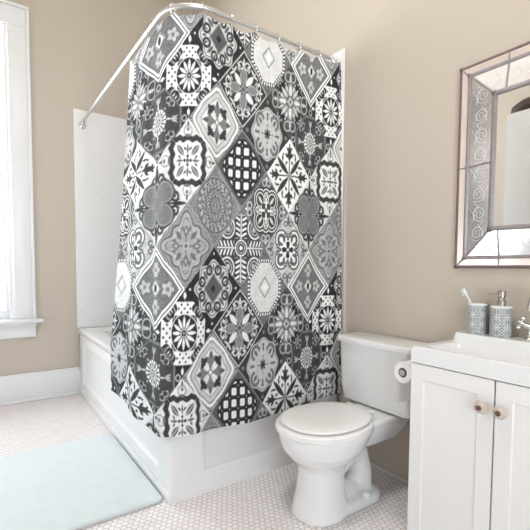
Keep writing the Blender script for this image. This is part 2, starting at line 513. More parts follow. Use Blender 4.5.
bm = bms(); lathe(bm, [(.028, 0), (.03, .003), (.02, .005), (.004, .004)], (1.25, 3.35, .125), 20); ob('drain', bm, M['chrome'], tub)

# ------------------------------------------------------------------ curtain rod
RX, RY, RZ, RR = .757, 1.815, 2.325, .19
rod = thing('curtain_rod', 'chrome L-shaped shower rod bent around the tub corner', 'curtain rod', (RX, RY, RZ))
pts = [(W - .02, RY, RZ), (1.4, RY, RZ)]
for i in range(13):
    a = PI * 1.5 - PI / 2 * i / 12
    pts.append((RX + RR + RR * math.cos(a), RY + RR + RR * math.sin(a), RZ))
pts += [(RX, 2.6, RZ), (RX, YB - .02, RZ)]
bm = bms(); tube(bm, pts, .0125, 14); ob('rail', bm, M['rod'], rod)
for c, d in (((W - .014, RY, RZ), (-1, 0, 0)), ((RX, YB - .014, RZ), (0, -1, 0))):
    bm = bms(); c = Vector(c)
    lathe(bm, [(.032, 0), (.032, .006), (.024, .012), (.010, .014)], c - Vector((0, 0, .022)), 24, axis_matrix(d))
    tube(bm, [c - Vector((0, 0, .022)) + Vector(d) * .010, c - Vector((0, 0, .016)) + Vector(d) * .026, c + Vector(d) * .040], [.020, .019, .0165], 14)
    tube(bm, [c + Vector(d) * .001, c + Vector(d) * .055], .0165, 16)
    ob('wall_flange', bm, M['chrome'], rod)

# ------------------------------------------------------------------ shower curtain
def path(x_r, y_r, cx, cy, r, xl, yl, nf, na, nl):
    """right wall end -> corner fillet -> left end"""
    P = []
    for i in range(nf): t = i / nf; P.append((x_r + (cx + r - x_r) * t, y_r + (cy - y_r) * t))
    for i in range(na):
        a = PI * 1.5 - PI / 2 * i / na
        P.append((cx + r + r * math.cos(a), cy + r + r * math.sin(a)))
    for i in range(nl + 1): t = i / nl; P.append((cx + (xl - cx) * t, cy + r + (yl - cy - r) * t))
    return np.array(P)
NF, NA, NL, NV = 392, 110, 170, 800
top_p = path(W - .017, RY, RX, RY, RR, RX, 2.475, NF, NA, NL)
top_p[:, 1] -= .038 * np.clip((top_p[:, 0] - 1.25) / .52, 0, 1) ** 1.5
bot_p = path(W - .017, TY - .026, .663, TY - .036, .095, .612, 2.400, NF, NA, NL)
NU = len(top_p)

ZT, ZB = 2.306, .322
v = np.linspace(0, 1, NV)[None, :]
seg_top = np.concatenate([[0], np.cumsum(np.hypot(*np.diff(top_p, axis=0).T))])
s_top = seg_top[:, None]
TOTAL = seg_top[-1]
# top hem scallops between the rings
NR = 12
phase = s_top / TOTAL * (NR - 1)
scal = np.abs(np.sin(phase * PI))
ztop = ZT - .026 * scal
zbot = ZB + .006 * np.sin(s_top * 9) - 0.006 * np.clip((s_top - 1.3) / .4, 0, 1) + .035 * np.clip((.28 - s_top) / .28, 0, 1)
zbot = zbot + .075 * np.clip((s_top - (TOTAL - .42)) / .42, 0, 1) ** 1.2
Zc = ztop + (zbot - ztop) * v
w = np.clip(v / .86, 0, 1)
w = w * (.6 + .4 * w)
Xc = top_p[:, 0][:, None] * (1 - w) + bot_p[:, 0][:, None] * w
Yc = top_p[:, 1][:, None] * (1 - w) + bot_p[:, 1][:, None] * w
# outward normal of the path, for soft folds
tx = np.gradient(Xc, axis=0); ty = np.gradient(Yc, axis=0)
ln = np.hypot(tx, ty); nx, ny = ty / ln, -tx / ln
sg = np.where((nx * 0 + ny) > 0, -1, 1)
nx, ny = -ty / ln, tx / ln
flip = np.where(ny + nx > 0, -1., 1.); nx *= flip; ny *= flip
fold = .010 * np.sin(s_top * 2 * PI / .262 + .6 + .5 * v) + .005 * np.sin(s_top * 2 * PI / .117 + 2. + 1.2 * v) * (1 - .5 * v) + .004 * np.sin(s_top * 2 * PI / .43 + 1.)
fold = fold * (.35 + .65 * np.clip(v * 4, 0, 1)) + .006 * (scal - .5) * np.clip(1 - v * 8, 0, 1)
fold *= .75

Xc = np.minimum(Xc + nx * fold, W - .0155); Yc = Yc + ny * fold

# pattern coordinates on the cloth: K counts diamond columns across the width (closer together where the
# cloth is gathered on the front, wider on the side), given at four levels down the drop; Rr counts half rows
LEVELS = [0.0, 0.32994, 0.66915, 1.0]
COLUMNS = [[6.537, 6.285, 6.029, 5.779, 5.533, 5.288, 5.046, 4.804, 4.564, 4.326, 4.09, 3.852, 3.612, 3.373, 3.139, 2.907, 2.678, 2.449, 2.222, 1.996, 1.768, 1.539, 1.312, 1.086, 0.86, 0.595, 0.28, -0.037, -0.335, -0.6, -0.815, -0.981, -1.122, -1.258, -1.394, -1.538, -1.681, -1.822, -1.977, -2.152, -2.33, -2.524, -2.727], [6.617, 6.356, 6.094, 5.836, 5.583, 5.331, 5.08, 4.829, 4.58, 4.332, 4.086, 3.836, 3.584, 3.333, 3.085, 2.84, 2.596, 2.352, 2.109, 1.867, 1.624, 1.379, 1.136, 0.895, 0.653, 0.407, 0.145, -0.116, -0.365, -0.588, -0.771, -0.906, -1.037, -1.194, -1.354, -1.519, -1.687, -1.856, -2.045, -2.26, -2.482, -2.714, -2.949], [6.701, 6.429, 6.159, 5.892, 5.63, 5.368, 5.108, 4.847, 4.587, 4.328, 4.069, 3.806, 3.541, 3.276, 3.013, 2.751, 2.491, 2.23, 1.97, 1.71, 1.449, 1.188, 0.928, 0.669, 0.41, 0.181, -0.028, -0.238, -0.438, -0.619, -0.767, -0.876, -1.007, -1.188, -1.376, -1.569, -1.767, -1.975, -2.22, -2.49, -2.761, -3.032, -3.293], [6.784, 6.502, 6.222, 5.947, 5.678, 5.41, 5.141, 4.872, 4.603, 4.334, 4.064, 3.789, 3.513, 3.236, 2.959, 2.684, 2.408, 2.133, 1.857, 1.581, 1.304, 1.028, 0.753, 0.478, 0.203, -0.013, -0.173, -0.333, -0.485, -0.622, -0.736, -0.819, -0.947, -1.144, -1.357, -1.574, -1.8, -2.047, -2.339, -2.651, -2.964, -3.264, -3.535]]
marks = list(range(0, NU, 16)) + ([NU - 1] if (NU - 1) % 16 else [])
K = 0
for a_ in range(4):
    t_ = np.ones_like(w)
    for b_ in range(4):
        if a_ != b_: t_ = t_ * (w - LEVELS[b_]) / (LEVELS[a_] - LEVELS[b_])
    K = K + np.interp(np.arange(NU), marks, COLUMNS[a_])[:, None] * t_
Rr = Zc / .2

def st(d, e=.02): return np.clip(.5 - d / (2 * e), 0, 1)
def el(x, y, cx, cy, ang, l, wd):
    c, s = math.cos(ang), math.sin(ang)
    u = (x - cx) * c + (y - cy) * s; q = -(x - cx) * s + (y - cy) * c
    return (np.sqrt((u / l) ** 2 + (q / wd) ** 2) - 1) * min(l, wd)
def leaf(x, y, cx, cy, ang, l, wd):
    c, s = math.cos(ang), math.sin(ang)
    u = (x - cx) * c + (y - cy) * s; q = -(x - cx) * s + (y - cy) * c
    return np.abs(q) - wd * np.clip(1 - (u / l) ** 2, -.5, 1)
def ring(d, wd): return np.abs(d) - wd
class Ink:
    def __init__(s, x, base): s.c = np.full_like(x, base)
    def put(s, d, val, e=.016): m = st(d, e); s.c = s.c * (1 - m) + val * m; return s
def fold8(a, b):
    x, y = np.abs(a), np.abs(b)
    return np.maximum(x, y), np.minimum(x, y)
def arcc(x, y, cx, cy, r, wd): return np.abs(np.hypot(x - cx, y - cy) - r) - wd
def grain(a, b, f=60): return .5 + .5 * np.sin(a * f + 3 * np.sin(b * f * .7)) * np.sin(b * f * 1.1 + 2 * np.sin(a * f * .6))
BK, DK, MD, LG, WH = .03, .2, .47, .72, .97

def dA(a, b):
    x, y = np.abs(a), np.abs(b); D = x + y
    k = Ink(a, WH); k.put(D - .93, DK); k.put(D - .89, WH); k.put(D - .80, DK + 0 * a); k.put(D - .77, .27 + .22 * grain(a, b, 34))
    for cx, cy in ((.44, 0), (0, .44)):
        r = np.hypot(x - cx, y - cy); t = np.arctan2(y - cy, x - cx)
        k.put(r - .155 - .035 * np.cos(5 * t), .62 + .2 * grain(a, b, 50)); k.put(r - .05, .45)
    k.put(D - .22, WH); k.put(ring(D - .19, .012), DK); k.put(el(x, y, 0, 0, 0, .06, .1), BK)
    return k.c
def dB(a, b):
    x, y = np.abs(a), np.abs(b); X, Y = fold8(a, b); D = X + Y
    k = Ink(a, BK); k.put(ring(arcc(X, Y, .45, .45, .14, 0), .016), LG); k.put(el(X, Y, .5, .44, .8, .05, .02), WH)
    k.put(leaf(X, Y, .86, 0, 0, .09, .05), WH)
    d = np.maximum(np.abs(X - .56) - .16, np.abs(Y) - .30 + .06 * np.cos((X - .56) * 16)); k.put(d, WH)
    for cx, cy in ((.47, .10), (.65, .10), (.56, .19), (.56, 0.)): k.put(np.hypot(X - cx, Y - cy) - .026, BK)
    r = np.hypot(a, b); t = np.arctan2(b, a)
    k.put(r - .45, WH); k.put(r - .42, BK)
    tt = np.mod(t + PI / 12, PI / 6) - PI / 12
    k.put(np.abs(tt) * r - .045 * np.sin(np.clip((r - .1) / .29, 0, 1) * PI) ** .7, WH); k.put(r - .10, WH); k.put(r - .075, BK); k.put(r - .03, LG)
    return k.c
def dC(a, b):
    x, y = np.abs(a), np.abs(b); X, Y = fold8(a, b); D = X + Y; r = np.hypot(a, b); t = np.arctan2(b, a)
    k = Ink(a, BK); k.put(np.hypot(X - .84, Y) - .03, WH)
    k.put(r - .66 - .05 * np.cos(8 * t), LG + .08); k.put(ring(r - .60 - .05 * np.cos(8 * t), .012), DK)
    k.put(arcc(X, Y, .44, .17, .10, .03), BK); k.put(leaf(X, Y, .48, .17, .4, .09, .03), DK); k.put(leaf(X, Y, .52, 0, 0, .08, .03), DK)
    k.put(el(X, Y, .32, .32, .8, .12, .04), DK); k.put(np.hypot(X - .35, Y - .06) - .03, MD)
    k.put(r - .32, LG); k.put(D - .36, DK); k.put(ring(D - .34, .014), MD); k.put(D - .10, BK)
    return k.c
def dD(a, b):
    X, Y = fold8(a, b); D = X + Y; r = np.hypot(a, b); t = np.arctan2(b, a)
    O = np.maximum(X * .98, D * .72)
    k = Ink(a, BK + .02); k.put(arcc(X, Y, .86, .0, .07, .02), LG); k.put(ring(O - .73, .010), LG); k.put(ring(O - .69, .008), LG - .1); k.put(O - .67, .10 + .16 * np.exp(-r * r * 9))
    tt = np.mod(t, PI / 8) - PI / 16
    k.put(np.maximum(np.abs(tt) * r - .018 - .022 * (r > .24), np.abs(r - .2) - .11), WH); k.put(r - .09, MD); k.put(r - .05, WH); k.put(r - .025, DK)
    k.put(np.maximum(np.abs(Y) - .013, np.abs(X - .46) - .15), WH); k.put(leaf(X, Y, .56, .05, .5, .08, .024), LG); k.put(leaf(X, Y, .50, .045, .5, .06, .02), LG)
    tt = np.mod(t + PI / 8, PI / 4) - PI / 8; k.put(np.hypot(tt * r, r - .37) - .024, WH)
    k.put(np.maximum(arcc(X, Y, .45, .36, .075, .014), .30 - Y), LG + .1); k.put(np.hypot(X - .50, Y - .31) - .022, LG)
    return k.c
def dE(a, b):
    x, y = np.abs(a), np.abs(b); X, Y = fold8(a, b); D = X + Y; r = np.hypot(a, b); t = np.arctan2(b, a)
    q = r - .13 * np.exp(-((np.mod(t + PI / 4, PI / 2) - PI / 4) / .28) ** 2) * (r / .8)
    k = Ink(a, LG + .05 + .05 * np.sin(a * 9)); k.put(arcc(X, Y, .88, 0, .07, .016), MD); k.put(leaf(X, Y, .93, 0, 0, .06, .025), DK); k.put(ring(D - .985, .012), MD)
    k.put(q - .74, MD); k.put(q - .71, WH); k.put(q - .64, MD + .06); k.put(q - .60, LG + .05); k.put(q - .50, MD + .12); k.put(q - .47, WH - .06)
    k.put(leaf(X, Y, .30, 0, 0, .24, .09), MD - .05); k.put(leaf(X, Y, .30, .10, .5, .12, .05), MD - .05); k.put(leaf(X, Y, .42, 0, 0, .09, .04), DK)
    c = np.minimum(np.hypot(X - .31, Y - .20) - .07, np.hypot(X - .20, Y - .31) - .07); c = np.minimum(c, leaf(X, Y, .28, .28, PI / 4, .13, .07)); k.put(c, BK + .04)
    k.put(X + Y - .11, DK + .1); k.put(X + Y - .07, WH)
    return k.c
def dF(a, b):
    X, Y = fold8(a, b); x, y = np.abs(a), np.abs(b); D = x + y
    k = Ink(a, DK); k.put(D - .965, WH - .08); k.put(D - .925, BK + .03)
    k.put(leaf(X, Y, .32, 0, 0, .22, .12), MD); k.put(ring(leaf(X, Y, .32, 0, 0, .22, .12), .012), LG)
    k.put(leaf(X, Y, .22, .22, PI / 4, .20, .085), WH - .08)
    k.put(arcc(X, Y, .58, .12, .09, .022), LG + .1); k.put(leaf(X, Y, .68, 0, 0, .10, .035), WH - .1); k.put(leaf(X, Y, .58, .19, 1.1, .09, .028), WH - .1)
    k.put(leaf(X, Y, .44, .34, -.5, .12, .03), WH - .1); k.put(leaf(X, Y, .42, .42, PI / 4, .07, .03), LG); k.put(leaf(X, Y, .46, .20, .9, .09, .025), LG)
    k.put(np.hypot(a, b) - .09, WH - .1); k.put(np.hypot(a, b) - .07, DK)
    return k.c
def dG(a, b):
    X, Y = fold8(a, b); x, y = np.abs(a), np.abs(b); D = x + y; r = np.hypot(a, b)
    k = Ink(a, DK + .12 + .3 * (grain(a, b, 40) - .5))
    O = np.maximum(np.maximum(x, y) * 1.02, D * .76)
    k.put(O - .74, BK + .03); t = np.arctan2(b, a); k.put(np.maximum(O - .73, .69 - O) + .03 * np.cos(t * 44), WH); k.put(O - .66, .80 + .10 * grain(a, b, 30))
    k.put(ring(D - .26, .03), MD + .05); k.put(D - .12, WH)
    return k.c
def dH(a, b):
    X, Y = fold8(a, b); D = X + Y; r = np.hypot(a, b); t = np.arctan2(b, a)
    k = Ink(a, BK + .06 + .14 * (grain(a, b, 48) > .62)); k.put(arcc(X, Y, .66, .10, .13, .02), LG); k.put(arcc(X, Y, .45, .42, .09, .02), LG); k.put(np.hypot(X - .45, Y - .42) - .03, WH)
    k.put(leaf(X, Y, .62, 0, 0, .14, .05), LG); k.put(r - .47 - .07 * np.cos(8 * t), MD); k.put(np.maximum(np.abs(X - .4) - .09, np.abs(Y - .33) - .09), BK)
    k.put(leaf(X, Y, .28, 0, 0, .2, .06), WH - .1); k.put(leaf(X, Y, .24, .24, PI / 4, .2, .05), LG + .05); k.put(leaf(X, Y, .36, .15, .4, .1, .03), WH - .1)
    k.put(ring(r - .15, .018), DK); k.put(r - .09, LG); k.put(r - .04, DK); k.put(np.hypot(X - .47, Y - .2) - .025, WH)
    return k.c
def dI(a, b):
    X, Y = fold8(a, b); x, y = np.abs(a), np.abs(b); D = x + y; r = np.hypot(a, b); t = np.arctan2(b, a)
    k = Ink(a, BK + .04); k.put(np.hypot(X - .84, Y) - .05, LG); k.put(ring(np.hypot(X - .84, Y) - .03, .01), BK)
    R = np.maximum(r - .68, 0 * r - 1) - .03 * np.cos(8 * t); k.put(R, LG + .03); k.put(ring(R + .05, .012), MD)
    k.put(arcc(x, y, .32, .32, .17, .035) + .06 * ((x + y) < .52), BK + .05); k.put(arcc(x, y, .32, .32, .17, .01), LG); k.put(leaf(x, y, .32, .32, PI / 4, .11, .05), DK + .1)
    k.put(np.hypot(X - .52, Y) - .045, DK + .1); k.put(leaf(X, Y, .42, 0, 0, .07, .03), DK)
    k.put(r - .12 - .03 * np.cos(8 * t), DK); k.put(r - .05, BK); k.put(np.hypot(X - .22, Y) - .022, DK)
    return k.c
def dK(a, b):
    X, Y = fold8(a, b); x, y = np.abs(a), np.abs(b); D = x + y
    k = Ink(a, .84 + .12 * grain(a, b, 22)); 
    Q = np.maximum(x, y); wv = .025 * np.sin(np.minimum(x, y) * 24 + 1)
    k.put(np.abs(Q - .52 - wv) - .07, BK + .05); k.put(Q - .43 - wv, WH - .02)
    k.put(np.hypot(X - .74, Y) - .05, .45); k.put(arcc(X, Y, .70, .0, .13, .014), .5); k.put(leaf(X, Y, .87, 0, 0, .07, .03), DK)
    k.put(leaf(x, y, .25, .25, PI / 4, .19, .07), DK); k.put(leaf(X, Y, .27, .0, 0, .12, .03), DK + .1); k.put(leaf(X, Y, .28, .09, .9, .06, .025), DK)
    k.put(ring(leaf(x, y, .25, .25, PI / 4, .19, .015), .006), WH); k.put(np.hypot(X - .10, Y) - .035, BK); k.put(np.hypot(a, b) - .045, DK)
    return k.c
def dL(a, b):
    X, Y = fold8(a, b); x, y = np.abs(a), np.abs(b); D = x + y
    k = Ink(a, WH)
    k.put(leaf(x, y, .26, .26, PI / 4, .34, .075), BK + .04); k.put(np.hypot(x - .44, y - .44) - .035, BK + .04)
    k.put(leaf(X, Y, .60, 0, 0, .22, .07), BK + .04); k.put(leaf(X, Y, .54, .09, .9, .10, .04), BK + .04); k.put(leaf(X, Y, .72, .07, .6, .06, .03), BK + .04); k.put(np.maximum(np.abs(Y) - .016, np.abs(X - .45) - .42), BK + .04)
    k.put(np.hypot(X - .36, Y - .11) - .035, BK + .04); k.put(leaf(X, Y, .48, .26, .1, .09, .03), BK + .04); k.put(leaf(X, Y, .33, .12, -.5, .05, .02), DK); k.put(np.hypot(X - .58, Y - .24) - .025, BK)
    k.put(np.hypot(a, b) - .05, WH); k.put(np.hypot(a, b) - .03, BK)
    return k.c
def dM(a, b):
    X, Y = fold8(a, b); x, y = np.abs(a), np.abs(b); D = x + y
    k = Ink(a, WH - .12 + .14 * (grain(a, b, 42) - .5))
    k.put(leaf(X, Y, .90, 0, 0, .08, .03), DK); k.put(np.hypot(X - .46, Y - .44) - .03, DK); k.put(leaf(X, Y, .56, .34, -.8, .10, .022), DK)
    k.put(arcc(X, Y, .60, .16, .10, .035), BK + .05); k.put(np.hypot(X - .57, Y - .18) - .045, BK + .05); k.put(leaf(X, Y, .72, 0, 0, .22, .05), BK + .05); k.put(np.hypot(X - .72, Y - .1) - .03, DK); k.put(np.maximum(np.abs(Y) - .02, np.abs(X - .6) - .2), BK)
    c = np.hypot(x - .27, y - .27) - .27; c = np.minimum(c, np.maximum(x, y) - .22)
    k.put(c - .035, BK + .05); k.put(c - .005, MD - .06); k.put(ring(c + .025, .006), LG); k.put(np.maximum(np.abs(Y) - .008, X - .3), MD - .12)
    return k.c
def dN(a, b):
    x, y = np.abs(a), np.abs(b); D = x + y; r = np.hypot(a, b); t = np.arctan2(b, a)
    k = Ink(a, .46 + .2 * (grain(a, b, 38) - .5)); k.put(ring(D - .965, .012), LG)
    k.put(r - .70, LG - .04); k.put(r - .68, DK + .1)
    n = np.sin(r * 52) * np.sin(t * 20 + 4 * np.sin(r * 30)) + .6 * np.sin(a * 44 + 2 * np.sin(b * 30)) * np.sin(b * 46)
    k.put(np.maximum(r - .66, -n * .06), LG - .05, .02); k.put(ring(r - .66, .012), DK); k.put(ring(r - .40, .012), DK + .05); k.put(ring(r - .2, .012), DK + .05)
    return k.c
def dO(a, b):
    X, Y = fold8(a, b); x, y = np.abs(a), np.abs(b); D = x + y; r = np.hypot(a, b); t = np.arctan2(b, a)
    S = r - .58 - .10 * np.cos(4 * t) - .07 * np.cos(8 * t)
    k = Ink(a, MD - .02); k.put(ring(S - .20, .010), LG); k.put(ring(S - .13, .010), LG); k.put(S - .06, DK); k.put(S - .03, LG); k.put(ring(S + .03, .008), MD); k.put(S + .06, MD + .14); k.put(ring(S + .10, .008), DK + .15)
    k.put(leaf(X, Y, .34, 0, 0, .14, .08), MD - .12); k.put(leaf(X, Y, .34, 0, 0, .08, .03), LG); k.put(leaf(X, Y, .24, .24, PI / 4, .12, .06), DK + .12); k.put(leaf(X, Y, .40, .12, .4, .07, .03), DK + .1)
    k.put(np.maximum(np.abs(Y) - .012, X - .3), DK + .1); k.put(r - .09, LG); k.put(r - .05, DK + .1); k.put(np.hypot(X - .36, Y - .24) - .04, LG)
    return k.c
def dP(a, b):
    x, y = np.abs(a), np.abs(b); D = x + y; X, Y = fold8(a, b)
    k = Ink(a, DK); k.put(ring(D - .97, .014), LG); k.put(arcc(X, Y, .55, .4, .06, .014), DK)
    p = .29
    u = np.mod(a + p / 2, p) - p / 2; v2 = np.mod(b + p / 2, p) - p / 2
    ua = np.mod(a, p) - p / 2; vb = np.mod(b, p) - p / 2
    k1 = Ink(a, WH)
    k1.c[:] = BK
    k1.put(np.hypot(np.maximum(np.abs(ua) - .045, 0), np.maximum(np.abs(vb) - .055, 0)) - .042, WH); k1.put(np.hypot(u, v2) - .02, LG)
    k1.put(np.maximum(np.abs(ua) - .016, np.abs(vb) - .03), .8)
    cx = np.round(a / p) * p; cy = np.round(b / p) * p
    O = np.maximum(np.abs(a), np.abs(b)); inm = st(np.maximum(D - .80, O - .69), .01)
    edge = st(np.maximum(D - .86, O - .74), .01)
    c = k.c * (1 - edge) + BK * edge
    return c * (1 - inm) + k1.c * inm
def dQ(a, b):
    X, Y = fold8(a, b); x, y = np.abs(a), np.abs(b); D = x + y; r = np.hypot(a, b)
    k = Ink(a, LG + .02 + .30 * (grain(a, b, 48) - .5)); k.put(leaf(X, Y, .80, 0, 0, .14, .035), DK); k.put(arcc(X, Y, .70, .10, .06, .016), DK); k.put(ring(D - .93, .01), MD)
    c = np.minimum(np.hypot(x - .27, y - .27) - .225, np.maximum(x, y) - .25)
    k.put(c - .045, BK + .05); k.put(c - .01, WH)
    k.put(arcc(x, y, .27, .27, .12, .045), DK + .03); k.put(leaf(x, y, .22, .22, PI / 4, .16, .04), WH); k.put(arcc(X, Y, .40, .09, .05, .02), DK)
    k.put(np.maximum(np.abs(Y) - .05, X - .2), BK); k.put(np.hypot(X - .16, Y) - .07, BK); k.put(r - .05, WH - .1)
    return k.c
def dR(a, b):
    X, Y = fold8(a, b); x, y = np.abs(a), np.abs(b); D = x + y; r = np.hypot(a, b)
    k = Ink(a, DK); k.put(ring(D - .97, .012), LG); k.put(arcc(X, Y, .72, .09, .08, .025), LG); k.put(np.hypot(X - .84, Y) - .04, WH); k.put(arcc(X, Y, .52, .40, .06, .02), LG)
    c = np.minimum(np.hypot(x - .27, y - .27) - .27, np.hypot(X - .40, Y) - .16); c = np.minimum(c, np.maximum(x, y) - .3)
    k.put(c - .06, BK); k.put(c - .02, WH); k.put(c + .02, BK + .06); k.put(ring(c + .09, .02), WH)
    k.put(np.maximum(np.abs(Y) - .035, X - .36), WH); k.put(leaf(x, y, .26, .26, PI / 4, .15, .05), WH - .1); k.put(np.hypot(X - .36, Y) - .06, WH); k.put(np.hypot(X - .36, Y) - .03, BK); k.put(r - .06, DK)
    return k.c
def dS(a, b):
    X, Y = fold8(a, b); x, y = np.abs(a), np.abs(b); D = x + y; r = np.hypot(a, b)
    k = Ink(a, BK + .06); k.put(ring(D - .96, .016), LG)
    k.put(np.maximum(np.abs(Y) - .02, np.abs(X - .55) - .34), WH)
    t = np.mod(X, .13) - .065
    k.put(np.maximum(np.abs(t - .5 * (Y - .07)) - .034, np.maximum(np.abs(X - .54) - .30, np.abs(Y - .11) - .07 - .02 * (.9 - X))), WH)
    k.put(arcc(x, y, .5, .5, .26, .024), WH); k.put(arcc(x, y, .5, .5, .17, .02), LG); k.put(np.hypot(x - .46, y - .46) - .07, LG)
    k.put(r - .21, WH); k.put(r - .17, BK); k.put(ring(r - .12, .02), LG); k.put(r - .06, WH); k.put(np.hypot(X - .08, Y - .04) - .02, BK)
    return k.c
TABLE = [[dO, dK, dB], [dN, dE, dC], [dS, dP, dF], [dR, dI, dG], [dQ, dL, dH], [dM, dD, dA]]
Pp = np.round((K + Rr) / 2).astype(int); Qq = np.round((K - Rr) / 2).astype(int)
kk = Pp + Qq; mm = Pp - Qq
la, lb = K - kk, Rr - mm
nn = np.floor_divide(mm, 2)
ink = np.full(K.shape, .5)
for c in range(6):
    for r in range(3):
        msk = (np.mod(kk, 6) == c) & (np.mod(nn, 3) == r)
        if msk.any(): ink[msk] = TABLE[c][r](la[msk], lb[msk])
# mottled, slightly worn print
rng = np.random.default_rng(5)
def soft_noise(n, amp):
    g = rng.random((K.shape[0] // n + 3, K.shape[1] // n + 3))
    a_ = np.linspace(0, g.shape[0] - 1.01, K.shape[0]); b_ = np.linspace(0, g.shape[1] - 1.01, K.shape[1])
    ia, ib = a_.astype(int), b_.astype(int); fa, fb = (a_ - ia)[:, None], (b_ - ib)[None, :]
    return amp * (((g[ia][:, ib] * (1 - fb) + g[ia][:, ib + 1] * fb) * (1 - fa) + (g[ia + 1][:, ib] * (1 - fb) + g[ia + 1][:, ib + 1] * fb) * fa) - .5)
ink = ink + (soft_noise(2, .14) + soft_noise(10, .06)) * (.35 + 1.3 * ink * (1.25 - ink))
ink = np.clip(ink, 0, 1)

def grid_mesh(name, X, Y, Z, mat, attr=None):
    nu, nv = X.shape
    me = bpy.data.meshes.new(name)
    co = np.stack([X, Y, Z], -1).reshape(-1, 3).astype(np.float32)
    i = np.arange(nu - 1)[:, None] * nv + np.arange(nv - 1)[None, :]
    q = np.stack([i, i + 1, i + nv + 1, i + nv], -1).reshape(-1, 4)
    me.vertices.add(len(co)); me.vertices.foreach_set('co', co.ravel())
    me.loops.add(q.size); me.loops.foreach_set('vertex_index', q.ravel().astype(np.int32))
    me.polygons.add(len(q)); me.polygons.foreach_set('loop_start', (np.arange(len(q)) * 4).astype(np.int32))
    me.update(calc_edges=True)
    me.shade_smooth()
    if attr is not None:
        at = me.attributes.new('ink', 'FLOAT', 'POINT'); at.data.foreach_set('value', attr.astype(np.float32).ravel())
    o = bpy.data.objects.new(name, me); COL.objects.link(o); me.materials.append(mat)
    return o
cur = grid_mesh('shower_curtain', Xc, Yc, Zc, M['curtain'], ink)
tag(cur, 'black and white patchwork-tile print shower curtain hanging around the tub', 'shower curtain')

# curtain rings, one thing each
ORD = ['second', 'third', 'fourth', 'fifth', 'sixth', 'seventh', 'eighth', 'ninth', 'tenth', 'eleventh']
for i in range(NR):
    s = i / (NR - 1) * TOTAL
    j = int(np.clip(np.searchsorted(seg_top, s), 2, NU - 3))
    if i == NR - 1: j = NU - 4
    p = top_p[j]; d = top_p[j + 1] - top_p[j - 1]
    p = np.array([p[0], RY]) if p[0] > 1.0 else p
    rg = empty('curtain_ring', (p[0], p[1], RZ))
    lab = 'small metal curtain ring nearest the right wall on the rod' if i == 0 else ('small metal curtain ring at the left free edge of the curtain' if i == NR - 1 else '%s small metal curtain ring along the rod from the right wall' % ORD[i - 1])
    tag(rg, lab, 'curtain ring', 'curtain rings on the rod')
    bm = bms(); torus(bm, (p[0], p[1], RZ - .010), .0245, .0022, (d[0], d[1], 0), 20, 6); ob('hoop', bm, M['chrome'], rg)
    bm = bms()
    nrm = Vector((d[1], -d[0], 0)).normalized()
    if nrm.x + nrm.y > 0: nrm = -nrm
    bmesh.ops.create_uvsphere(bm, u_segments=10, v_segments=8, radius=.0055, matrix=Matrix.Translation(Vector((p[0], p[1], RZ + .0155))))
    ob('roller_ball', bm, M['nickel'], rg)

# ------------------------------------------------------------------ toilet
TCY = 1.345
toilet = thing('toilet', 'white two-piece toilet with closed lid against the right wall', 'toilet', (1.35, TCY, 0))
bm = bms()
body = [(0, 1.118, 1.38, .122), (.02, 1.123, 1.378, .118), (.10, 1.142, 1.365, .104), (.17, 1.152, 1.36, .098), (.215, 1.152, 1.37, .098), (.240, 1.135, 1.40, .112), (.268, 1.100, 1.44, .140), (.305, 1.074, 1.475, .166), (.345, 1.062, 1.50, .178), (.376, 1.056, 1.52, .184), (.388, 1.060, 1.52, .182)]
loft(bm, [egg(xf, xb, 1.255 if z > .22 else 1.245, hw, TCY, z) for z, xf, xb, hw in body])
def remeshed(name, bm, mat, parent, vox=.007, it=6):
    me = bpy.data.meshes.new('tmp'); bmesh.ops.recalc_face_normals(bm, faces=bm.faces); bm.to_mesh(me); bm.free()
    o = bpy.data.objects.new('tmp', me); COL.objects.link(o)
    r = o.modifiers.new('r', 'REMESH'); r.mode = 'VOXEL'; r.voxel_size = vox
    s = o.modifiers.new('s', 'SMOOTH'); s.iterations = it; s.factor = .5
    dg = bpy.context.evaluated_depsgraph_get()
    me2 = bpy.data.meshes.new_from_object(o.evaluated_get(dg))
    bpy.data.objects.remove(o)
    me2.name = name
    b2 = bms(); b2.from_mesh(me2)
    bpy.data.meshes.remove(me2)
    return ob(name, b2, mat, parent, True, True, 180)
loft(bm, [rrect(1.20, 1.595, TCY - .108, TCY + .108, .09, z) for z in (0, .03)] + [rrect(1.21, 1.582, TCY - .096, TCY + .096, .085, .042)])      # foot
tube(bm, [(1.33, TCY, .20), (1.41, TCY, .25), (1.475, TCY, .215), (1.505, TCY, .14), (1.51, TCY, .03)], [.07, .070, .064, .060, .062], 20)          # trapway
tube(bm, [(1.34, TCY, .05), (1.44, TCY, .05), (1.5, TCY, .04)], [.06, .05, .05], 18)
loft(bm, [rrect(1.42, 1.72, TCY - .085, TCY + .085, .06, .27), rrect(1.40, 1.75, TCY - .115, TCY + .115, .05, .33), rrect(1.40, 1.765, TCY - .125, TCY + .125, .04, .385), rrect(1.42, 1.765, TCY - .12, TCY + .12, .04, .396)])
remeshed('bowl', bm, M['porcelain'], toilet)
bm = bms()
loft(bm, [egg(1.050, 1.50, 1.265, .188, TCY, .387), egg(1.044, 1.505, 1.265, .193, TCY, .391), egg(1.044, 1.505, 1.265, .193, TCY, .409), egg(1.052, 1.50, 1.265, .186, TCY, .4165), egg(1.075, 1.48, 1.265, .165, TCY, .418)])
ob('seat', bm, M['seat'], toilet)
bm = bms()
loft(bm, [egg(1.080, 1.485, 1.27, .160, TCY, .4195), egg(1.066, 1.495, 1.27, .174, TCY, .4215), egg(1.063, 1.497, 1.27, .177, TCY, .426), egg(1.066, 1.495, 1.27, .174, TCY, .433), egg(1.08, 1.485, 1.27, .163, TCY, .4375), egg(1.12, 1.45, 1.27, .13, TCY, .441), egg(1.19, 1.38, 1.27, .08, TCY, .443)])
